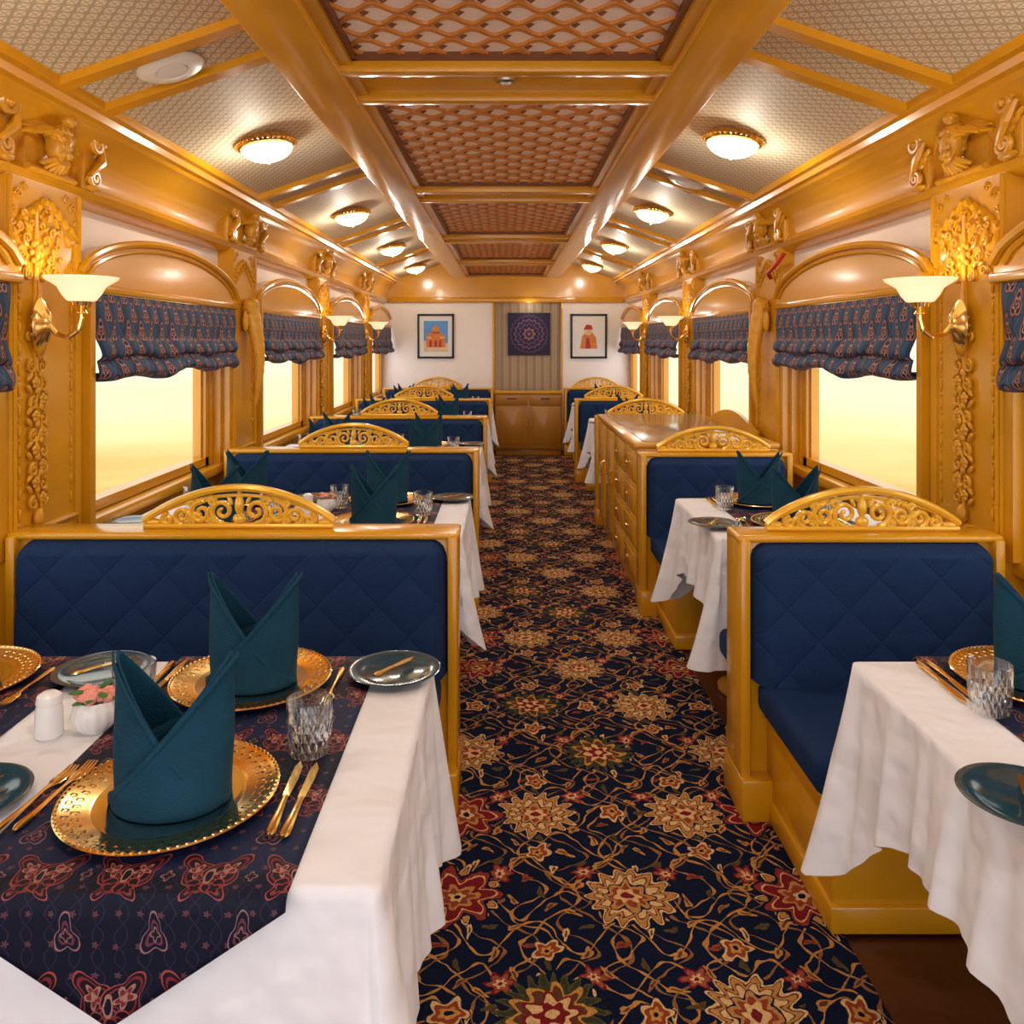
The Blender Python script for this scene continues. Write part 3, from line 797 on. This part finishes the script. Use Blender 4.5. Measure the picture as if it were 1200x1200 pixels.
# ------------------------------------------------------------------ tables
TZ = .745
def mk_table(W, D):
    r = empty('dining_table', (0, 0, 0), 'wooden dining table hidden beneath white cloth', 'table', 'dining tables')
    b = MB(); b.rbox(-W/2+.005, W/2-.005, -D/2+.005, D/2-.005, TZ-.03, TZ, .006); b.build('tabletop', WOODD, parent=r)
    for x in (-W/2+.25, W/2-.25):
        b = MB(); b.lathe([(.0, .008), (.15, .008), (.15, .02), (.04, .05), (.035, .4), (.05, .68), (.1, .715), (0, .715)], 16, (x, 0, 0)); b.build('leg', WOODD, parent=r)
    return r
def mk_cloth(W, D, dx, dy, dc, flare, seed, wall):
    rn = random.Random(seed); b = MB()
    r = .02; pts = []
    def seg(x0, y0, x1, y1, nx, ny):
        L = sqrt((x1-x0)**2+(y1-y0)**2); n = max(2, int(L/.010))
        for i in range(n): t = i/n; pts.append((x0+(x1-x0)*t, y0+(y1-y0)*t, nx, ny))
    def arc(cx, cy, a0):
        for i in range(10): a = a0+pi/2*i/10; pts.append((cx+r*cos(a), cy+r*sin(a), cos(a), sin(a)))
    a, c = W/2-r, D/2-r
    seg(-a, -D/2, a, -D/2, 0, -1); arc(a, -c, -pi/2); seg(W/2, -c, W/2, c, 1, 0); arc(a, c, 0)
    seg(a, D/2, -a, D/2, 0, 1); arc(-a, c, pi/2); seg(-W/2, c, -W/2, -c, -1, 0); arc(-a, -c, pi)
    N = len(pts); s = 0; S_ = []
    for i in range(N):
        S_.append(s); p, q = pts[i], pts[(i+1) % N]; s += sqrt((p[0]-q[0])**2+(p[1]-q[1])**2)
    ph = [rn.random()*6 for _ in range(5)]
    vs = []; M = 20
    for i, (x, y, nx, ny) in enumerate(pts): vs.append((x-nx*.008, y-ny*.008, TZ+.007))
    for j in range(M+1):
        t = j/M
        for i, (x, y, nx, ny) in enumerate(pts):
            cd = sqrt((W/2-abs(x))**2+(D/2-abs(y))**2); cn = exp(-(cd/.15)**2); cn2 = exp(-(cd/.055)**2)
            d = dx*nx*nx+dy*ny*ny
            drop = d+dc*cn
            k = S_[i]
            wv = sin(k*2*pi/.23+ph[0]+.8*t)*.5+sin(k*2*pi/.11+ph[1])*.45+sin(k*2*pi/.37+ph[2])*.5+.25*sin(k*2*pi/.06+ph[3]+2*t)
            onwall = (nx*wall > .3)
            ampl = .022*abs(nx)+.006*abs(ny)
            out = .004+ampl*t*(1+wv)+flare*cn2*t*(.6+.4*t)-.035*t*(exp(-((cd-.14)/.05)**2))*(1 if abs(nx) > .5 else .3)
            out = max(out, .003) if abs(ny) > .5 else out
            ox = min(out, .02) if onwall else out
            vs.append((x+nx*ox, y+ny*min(out, .05)*(.6 if abs(ny) > .9 else 1), TZ+.003-drop*t))
    fs = [tuple(range(N))]
    for j in range(M+1):
        for i in range(N):
            fs.append((j*N+i, j*N+(i+1) % N, (j+1)*N+(i+1) % N, (j+1)*N+i))
    b.add(vs, fs)
    return b.build('tablecloth', LINEN, label='white linen tablecloth draped over dining table', cat='tablecloth', group='tablecloths', ang=80)
def mk_runnerobj(w, D):
    b = MB(); zt = TZ+.0095; hang = .155
    h = D/2+.022
    def fn(u, v):
        x = -w/2+w*u; tip = hang*(1-abs(2*u-1))+.012
        if v < .25: k = 1-v/.25; return (x, -h-.004*sin(k*pi/2), zt-.006-tip*k)
        if v > .75: k = (v-.75)/.25; return (x, h+.004*sin(k*pi/2), zt-.006-tip*k)
        k = (v-.25)/.5; return (x, -h+.006+(2*h-.012)*k, zt)
    b.grid(fn, 24, 40)
    return b.build('table_runner', RUNNER, label='navy paisley table runner with pointed ends on white cloth', cat='table runner', group='table runners', ang=60, solid=.002)
TD = .79
TL = Tmpl(mk_table(1.40, TD)); TR = Tmpl(mk_table(.76, TD))
CL = Tmpl(mk_cloth(1.40, TD, .37, .27, .07, .055, 3, -1)); CR = Tmpl(mk_cloth(.76, TD, .27, .27, .22, .11, 5, 1))
RUA = Tmpl(mk_runnerobj(.47, TD))
def lat(name, prof, mat, label, cat, group, n=40, rib=None):
    b = MB(); b.lathe(prof, n, rib=rib); return b.build(name, mat, label=label, cat=cat, group=group)
def mk_charg():
    r = empty('charger_plate', (0, 0, 0), 'gold rimmed metal charger plate with beaded edge', 'plate', 'charger plates')
    b = MB(); b.lathe([(.115, .004), (.122, .006), (.158, .012), (.168, .016), (.171, .014), (.160, .008), (.122, .001), (.10, 0), (.10, .003)], 72)
    for k in range(84):
        a = 2*pi*k/84; b.ell((.167*cos(a), .167*sin(a), .0155), (.0035, .0035, .0025), 5, 4)
    b.build('rim', CHARG, parent=r)
    b = MB(); b.lathe([(0, 0), (.112, 0), (.117, .005), (.112, .0045), (.105, .0035), (0, .0035)], 64); b.build('well', SILVER, parent=r)
    return r
def mk_napkin():
    b = MB(); R = .090
    def surf(ang, z, off):
        t = z/.24; rx = R*(1.0+.06*t)+off; ry = R*(.80-.42*t)+off
        return (rx*cos(ang), ry*sin(ang), z)
    for mir, off in ((1, 0.0), (-1, .006)):
        def hh(s):
            x = -cos(pi*s)
            if s >= 0: h_ = .235-(x+1)*.112-(.010*sin((x+1)/2*pi))
            else: h_ = .235-(x+1)*.145
            return max(h_, .008)
        def fn(u, v, mir=mir, off=off):
            s = -.5+1.5*u
            ang = pi+pi*s
            z = hh(s)*v
            o = off*(min(1, max(0, s*3)))+.003*sin(s*7+v*4)*min(1, v*3)
            x, y, zz = surf(ang, z, o)
            return (x*mir, y, zz)
        b.grid(fn, 72, 16)
        def fn2(u, v, mir=mir, off=off):
            s = .01+.95*u; ang = pi+pi*s; z = hh(s)-.014*v
            x, y, zz = surf(ang, max(z, 0.001), off+.004); return (x*mir, y, max(zz, .001))
        b.grid(fn2, 48, 2)
    b.grid(lambda u, v: (-.07+.14*u, .02+.035*sin(u*pi), .11*v*(1-.25*abs(2*u-1))), 16, 4)
    return b.build('folded_napkin', TEAL, label='teal linen napkin folded into a two-pointed crown', cat='napkin', group='folded napkins', solid=.0025, ang=60)
def mk_tumbler():
    prof = [(0, 0), (.030, 0), (.033, .003), (.036, .02), (.0385, .045), (.0395, .062), (.0400, .066), (.0415, .098), (.0405, .100), (.0388, .098), (.0368, .06), (.033, .022), (.028, .014), (0, .012)]
    b = MB(); b.lathe(prof, 90, rib=lambda a, z: 1+(.05*abs(cos(a*9)) if .002 < z < .063 else 0))
    return b.build('glass_tumbler', GLASS, label='cut crystal water tumbler', cat='glass', group='crystal tumblers', ang=30)
def mk_bread():
    return lat('bread_plate', [(0, 0), (.06, 0), (.075, .005), (.098, .012), (.102, .014), (.097, .015), (.073, .009), (.06, .005), (0, .005)], PLATE, 'dark teal glazed bread plate', 'plate', 'bread plates', 56)
def mk_fork(name='table_fork', L=.20):
    b = MB()
    b.tube([(0, -L/2, .004), (0, -L/2+.01, .004), (0, -.03, .005), (0, .02, .007), (0, .04, .006)], [.003, .0075, .0045, .0028, .005], 8, flat=(1, 1, .5))
    b.tube([(0, .035, .006), (0, .05, .005), (0, .062, .005)], [.004, .011, .012], 8, flat=(1, 1, .3))
    for k in range(4):
        x = -.009+.006*k; b.tube([(x, .058, .005), (x, .08, .004), (x*.9, L/2, .008)], [.0022, .002, .001], 5)
    return b.build(name, GOLD, label='gold dinner fork with four tines', cat='fork', group='gold cutlery')
def mk_knife(name='table_knife', L=.215):
    b = MB()
    b.tube([(0, -L/2, .005), (0, -L/2+.008, .005), (0, -.04, .005), (0, -.002, .005)], [.004, .0085, .006, .005], 8, flat=(1, 1, .6))
    out = [(-.006, -.003), (.006, -.003), (.009, .05), (.008, L/2-.02), (.0, L/2), (-.006, L/2-.02)]
    b.prism(out, .0035, .0055, lambda x, y, z: (x, y, z))
    return b.build(name, GOLD, label='gold table knife beside charger plate', cat='knife', group='gold cutlery')
def mk_butter():
    o = mk_knife('butter_knife', .13); o['label'] = 'small gold butter knife resting on bread plate'; return o
CH = Tmpl(mk_charg()); NP = Tmpl(mk_napkin()); TU = Tmpl(mk_tumbler()); BP = Tmpl(mk_bread()); FK = Tmpl(mk_fork()); KN = Tmpl(mk_knife()); BK = Tmpl(mk_butter())
def mk_shaker():
    r = empty('salt_shaker', (0, 0, 0), 'white porcelain salt shaker', 'salt shaker', 'salt shakers')
    b = MB(); b.lathe([(0, 0), (.022, 0), (.025, .004), (.024, .05), (.022, .062), (0, .062)], 28); b.build('body', PORC, parent=r)
    b = MB(); b.lathe([(.022, .062), (.0235, .066), (.021, .078), (.012, .084), (0, .085)], 28); b.build('cap', PORC, parent=r)
    return r
def mk_vase():
    r = empty('flower_vase', (0, 0, 0), 'ribbed white bowl vase with peach roses', 'vase', 'flower vases')
    b = MB(); b.lathe([(0, 0), (.022, 0), (.036, .015), (.041, .034), (.036, .052), (.030, .060), (.027, .058), (.033, .045), (.03, .02), (0, .01)], 60, rib=lambda a, z: 1+.07*abs(sin(a*7)))
    b.build('bowl', PORC, parent=r)
    for (x, y, z) in [(0, -.012, .072), (.022, .008, .068), (-.02, .01, .070)]:
        b = MB()
        for L_ in range(3):
            for k in range(5):
                a = k*2*pi/5+L_*.6; rr = .004+.006*L_
                b.ell((x+rr*cos(a), y+rr*sin(a), z+.004-.004*L_), (.007+.002*L_, .007+.002*L_, .009), 8, 5)
        b.ell((x, y, z+.008), (.006, .006, .006), 8, 5)
        b.build('rose', ROSE, parent=r)
    b = MB()
    for k in range(9):
        a = k*2*pi/9; b.ell((.032*cos(a), .032*sin(a), .064+.006*(k % 3)), (.016, .008, .003), 8, 4, rot=Matrix.Rotation(a, 3, 'Z'))
    b.build('foliage', LEAF, parent=r)
    return r
SH = Tmpl(mk_shaker()); VA = Tmpl(mk_vase())

ZC = TZ+.0075; ZR = TZ+.0112
rj = random.Random(11)
def setting(x, y, near, cut=True):
    s = -1 if near else 1
    CH.place((x, y, ZR))
    NP.place((x+.005, y, ZR+.005), rj.uniform(-.12, .12))
    TU.place((x-s*.19, y-s*.145, ZR))
    bx, by = x+s*(.332 if near else .306), y+s*.015+(.03 if not near else 0)
    BP.place((bx, by, ZC+.003))
    if cut:
        BK.place((bx, by, ZC+.016), rj.uniform(-.9, -.4))
        r = 0 if near else pi
        KN.place((x-s*.187, y, ZR), r+rj.uniform(-.04, .04)); KN.place((x-s*.213, y-.005, ZR), r+rj.uniform(-.04, .04))
        if near:
            FK.place((x-.190, y+.005, ZR), -.10); FK.place((x-.217, y-.01, ZR), -.12)
        else:
            FK.place((x+.186, y-.03, ZR), pi+rj.uniform(-.03, .03))
for k in range(5):
    y = 1.505+2.0*k
    TL.place((LXC, y, 0)); CL.place((LXC, y, 0))
    RUA.place((-.53, y, 0)); RUA.place((-1.19, y, 0))
    for x in (-.545, -1.20):
        setting(x, y-.185, True, k < 3 and x > -1); setting(x-.01, y+.265, False, k < 3)
    SH.place((-.865, y+.03, ZC)); VA.place((-.79, y+.055, ZC))
for k in (0, 1, 3, 4):
    y = 1.505+2.0*k-(.03 if k == 1 else 0)
    TR.place((1.19, y, 0)); CR.place((1.19, y, 0)); RUA.place((1.20, y, 0))
    setting(1.17, y-.185, True, k < 2); setting(1.16, y+.265, False, k < 2)
    if k: SH.place((1.40, y+.03, ZC))
    if k == 1: VA.place((1.34, y+.055, ZC))

# ------------------------------------------------------------------ sideboard
r = empty('sideboard_cabinet', (1.155, 5.56, .008), 'long ochre wooden sideboard with drawers and panelled doors', 'cabinet')
b = MB(); b.rbox(-.40, .40, -.93, .93, .08, .88, .006); b.rbox(-.385, .40, -.92, .92, 0, .09, .004); b.build('body', WOOD, parent=r)
for i in range(4):
    y0 = -.92+.46*i
    if i in (0, 1):
        for j in range(4):
            z0 = .11+.19*j
            d = MB(); d.rbox(-.415, -.395, y0+.015, y0+.445, z0, z0+.175, .006); d.rbox(-.420, -.410, y0+.045, y0+.415, z0+.025, z0+.15, .004)
            dr = d.build('drawer', WOOD, parent=r)
            d = MB(); d.lathe([(0, .02), (.012, .018), (.014, .012), (.006, .008), (.006, 0)], 14, (0, 0, 0), axis='y'); d.v = [(-.418+y_, y0+.23+x_, z0+.09+z_) for x_, y_, z_ in d.v]
            d.build('knob', GOLD, parent=dr)
    else:
        d = MB(); d.rbox(-.415, -.395, y0+.015, y0+.445, .11, .86, .006); d.rbox(-.422, -.410, y0+.06, y0+.40, .17, .80, .006)
        dr = d.build('door', WOOD, parent=r)
        d = MB(); d.tube([(-.42, y0+.04, .5), (-.44, y0+.04, .51), (-.44, y0+.04, .59), (-.42, y0+.04, .60)], .005, 6); d.build('handle', GOLD, parent=dr)
b = MB(); b.rbox(-.425, .41, -.935, .935, .88, .91, .008); b.build('worktop', WOOD, parent=r)
b = MB(); b.rbox(-.36, .35, -.88, .88, .909, .914, .002); b.build('worktop_inlay', GRANITE, parent=r, label='brown polished inset top')
b = MB(); poly = [(-.55, .91)]+[(-.55+1.1*i/20, .93+.09*sin(pi*i/20)) for i in range(21)]+[(.55, .91)]
b.prism(poly, .385, .41, lambda a, z, x: (x, a, z)); b.build('backboard', WOOD, parent=r, label='low arched wooden backboard')

r = empty('end_cabinet', (.295, 10.86, 0), 'ochre wooden cabinet with two drawers and two doors at end wall', 'cabinet')
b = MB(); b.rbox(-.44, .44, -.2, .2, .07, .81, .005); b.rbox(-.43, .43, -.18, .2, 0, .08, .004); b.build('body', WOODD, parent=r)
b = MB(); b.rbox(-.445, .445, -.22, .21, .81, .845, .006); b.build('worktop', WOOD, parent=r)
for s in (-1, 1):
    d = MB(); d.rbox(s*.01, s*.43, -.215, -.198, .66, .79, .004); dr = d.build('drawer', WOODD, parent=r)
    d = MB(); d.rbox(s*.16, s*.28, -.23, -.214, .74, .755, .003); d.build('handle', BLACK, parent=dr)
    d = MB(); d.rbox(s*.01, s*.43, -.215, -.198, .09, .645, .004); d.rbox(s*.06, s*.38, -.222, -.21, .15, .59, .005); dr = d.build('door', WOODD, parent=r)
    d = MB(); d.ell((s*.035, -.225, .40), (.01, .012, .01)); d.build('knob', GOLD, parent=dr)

def picture(x, z, w, h, kind, label):
    r = empty('framed_picture', (x, YF-.015, z), label, 'picture')
    b = MB(); t = .028
    b.rbox(-w/2, w/2, -.02, .012, h/2-t, h/2, .004); b.rbox(-w/2, w/2, -.02, .012, -h/2, -h/2+t, .004)
    b.rbox(-w/2, -w/2+t, -.02, .012, -h/2, h/2, .004); b.rbox(w/2-t, w/2, -.02, .012, -h/2, h/2, .004)
    b.build('frame', BLACK, parent=r)
    b = MB(); b.box(-w/2+.01, w/2-.01, -.005, .01, -h/2+.01, h/2-.01); b.build('mat_board', WHITE, parent=r)
    aw, ah = w/2-.085, h/2-.095
    b = MB()
    P = lambda a, z_, y: (a, y, z_)
    if kind == 0:
        b.box(-aw, aw, -.008, -.004, -ah, ah, 0)
        b.prism([(-aw, -ah), (aw, -ah), (aw, -ah*.45), (-aw, -ah*.3)], -.010, -.007, P, 3)
        b.prism([(-.13, -.15), (-.13, .0), (-.09, .06), (-.06, .03), (-.05, .03), (-.05, .09), (0, .16), (.05, .09), (.05, .02), (.08, .05), (.13, -.01), (.13, -.15)], -.012, -.009, P, 1)
        for dx in (-.07, 0, .06): b.prism([(dx-.018, -.15), (dx-.018, -.07), (dx, -.045), (dx+.018, -.07), (dx+.018, -.15)], -.014, -.011, P, 2)
        b.prism([(-.05, .04), (.05, .04), (.045, .06), (-.045, .06)], -.014, -.011, P, 2)
        b.prism([(-.12, -.03), (-.06, -.03), (-.06, -.01), (-.12, -.01)], -.014, -.011, P, 3); b.prism([(.06, -.03), (.12, -.03), (.12, -.01), (.06, -.01)], -.014, -.011, P, 3)
        mats = [SKYA, ORNG, PRED, SAND]
    else:
        b.box(-aw, aw, -.008, -.004, -ah, ah, 0)
        b.prism([(-.12, -.17), (-.09, 0), (-.03, .06), (.05, .05), (.10, -.02), (.12, -.17)], -.010, -.007, P, 1)
        b.prism([(.055*cos(k*pi/8)-.01, .075+.065*sin(k*pi/8)) for k in range(16)], -.012, -.009, P, 3)
        b.prism([(-.075, .09), (.055, .09), (.04, .15), (-.03, .16)], -.014, -.011, P, 2)
        b.prism([(-.05, -.17), (-.03, -.02), (.0, -.02), (.03, -.17)], -.013, -.009, P, 2)
        mats = [WHITE, ORNG, PRED, SAND]
    b.build('artwork', mats, parent=r)
picture(-.96, 1.57, .50, .61, 0, 'black framed print of an orange palace under blue sky')
picture(1.13, 1.57, .50, .61, 1, 'black framed print of a turbaned figure in orange and red')
b = MB(); b.rbox(-.29, .29, -.015, .010, -.29, .29, .004); b.build('wall_hanging', MANDALA, label='square indigo textile panel with circular mandala pattern', cat='wall hanging', loc=(.315, YF+.008, 1.60))
plight('alcove_light', (.315, YF-.12, 1.99), .8, .02)

b = MB(); b.tube([(1.585, 4.62, 2.00), (1.56, 4.66, 1.95), (1.54, 4.72, 1.91), (1.55, 4.80, 1.905), (1.585, 4.86, 1.88)], .012, 8)
b.build('emergency_pull_cord', RED, label='short red pull cord beside the cornice', cat='cord')

# ------------------------------------------------------------------ world (warm hazy fields to the sides, brighter cool white added behind the camera as fill)
W = bpy.data.worlds.new('World'); S.world = W; W.use_nodes = True
nt = W.node_tree; bg = nt.nodes['Background']
tc = nt.nodes.new('ShaderNodeTexCoord')
sp = nt.nodes.new('ShaderNodeSeparateXYZ'); nt.links.new(tc.outputs['Generated'], sp.inputs[0])
mp = nt.nodes.new('ShaderNodeMapping'); mp.inputs['Scale'].default_value = (2, 2, 26)
nt.links.new(tc.outputs['Generated'], mp.inputs[0])
nz = nt.nodes.new('ShaderNodeTexNoise'); nz.inputs['Scale'].default_value = 1.3; nz.inputs['Detail'].default_value = 4; nt.links.new(mp.outputs[0], nz.inputs['Vector'])
z = E(nt, sp.outputs[2]) + (E(nt, nz.outputs['Fac'])-.5)*.10
f = (z+.4)/.8
cr = nt.nodes.new('ShaderNodeValToRGB'); nt.links.new(f.s, cr.inputs[0])
el = cr.color_ramp.elements
el[0].position = 0; el[0].color = (.50, .38, .26, 1)
el[1].position = 1; el[1].color = (1, .98, .95, 1)
for p, c in [(.20, (.50, .29, .10)), (.265, (.60, .36, .10)), (.315, (.74, .50, .17)), (.36, (.82, .67, .30)), (.41, (.85, .77, .45)), (.47, (.86, .81, .56)), (.62, (.88, .85, .68))]:
    e = el.new(p); e.color = (*c, 1)
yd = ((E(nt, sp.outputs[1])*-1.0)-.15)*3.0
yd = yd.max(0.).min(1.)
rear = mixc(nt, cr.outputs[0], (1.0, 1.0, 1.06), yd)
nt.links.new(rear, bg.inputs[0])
st = yd*.80 + 1.42  # extra strength towards the back, for the added frontal fill
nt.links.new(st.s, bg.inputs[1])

for sg in (-1, 1):
    for w in WINS:
        l = bpy.data.lights.new('window_portal', 'AREA'); l.shape = 'RECTANGLE'; l.size = 1.44; l.size_y = .98; l.cycles.is_portal = True
        o = bpy.data.objects.new('window_portal', l); COL.objects.link(o); o.location = (sg*1.79, w, 1.29)
        o.rotation_euler = (pi/2, 0, pi/2 if sg > 0 else -pi/2); tag(o, 'daylight portal at window', 'light')
l = bpy.data.lights.new('rear_fill_portal', 'AREA'); l.shape = 'RECTANGLE'; l.size = 3.4; l.size_y = 2.6; l.cycles.is_portal = True  # car end left open so the added fill reaches the tables
o = bpy.data.objects.new('rear_fill_portal', l); COL.objects.link(o); o.location = (0, YB-.02, 1.3); o.rotation_euler = (pi/2, 0, pi); tag(o, 'portal for added fill light through open car end', 'light')

c = bpy.data.cameras.new('camera'); c.sensor_width = 36; c.lens = 950/1200*36
c.shift_x = 7/1200; c.shift_y = -200/1200; c.clip_start = .02
o = bpy.data.objects.new('camera', c); COL.objects.link(o); o.location = (0, 0, 1.5); o.rotation_euler = (pi/2, 0, 0)
S.camera = o
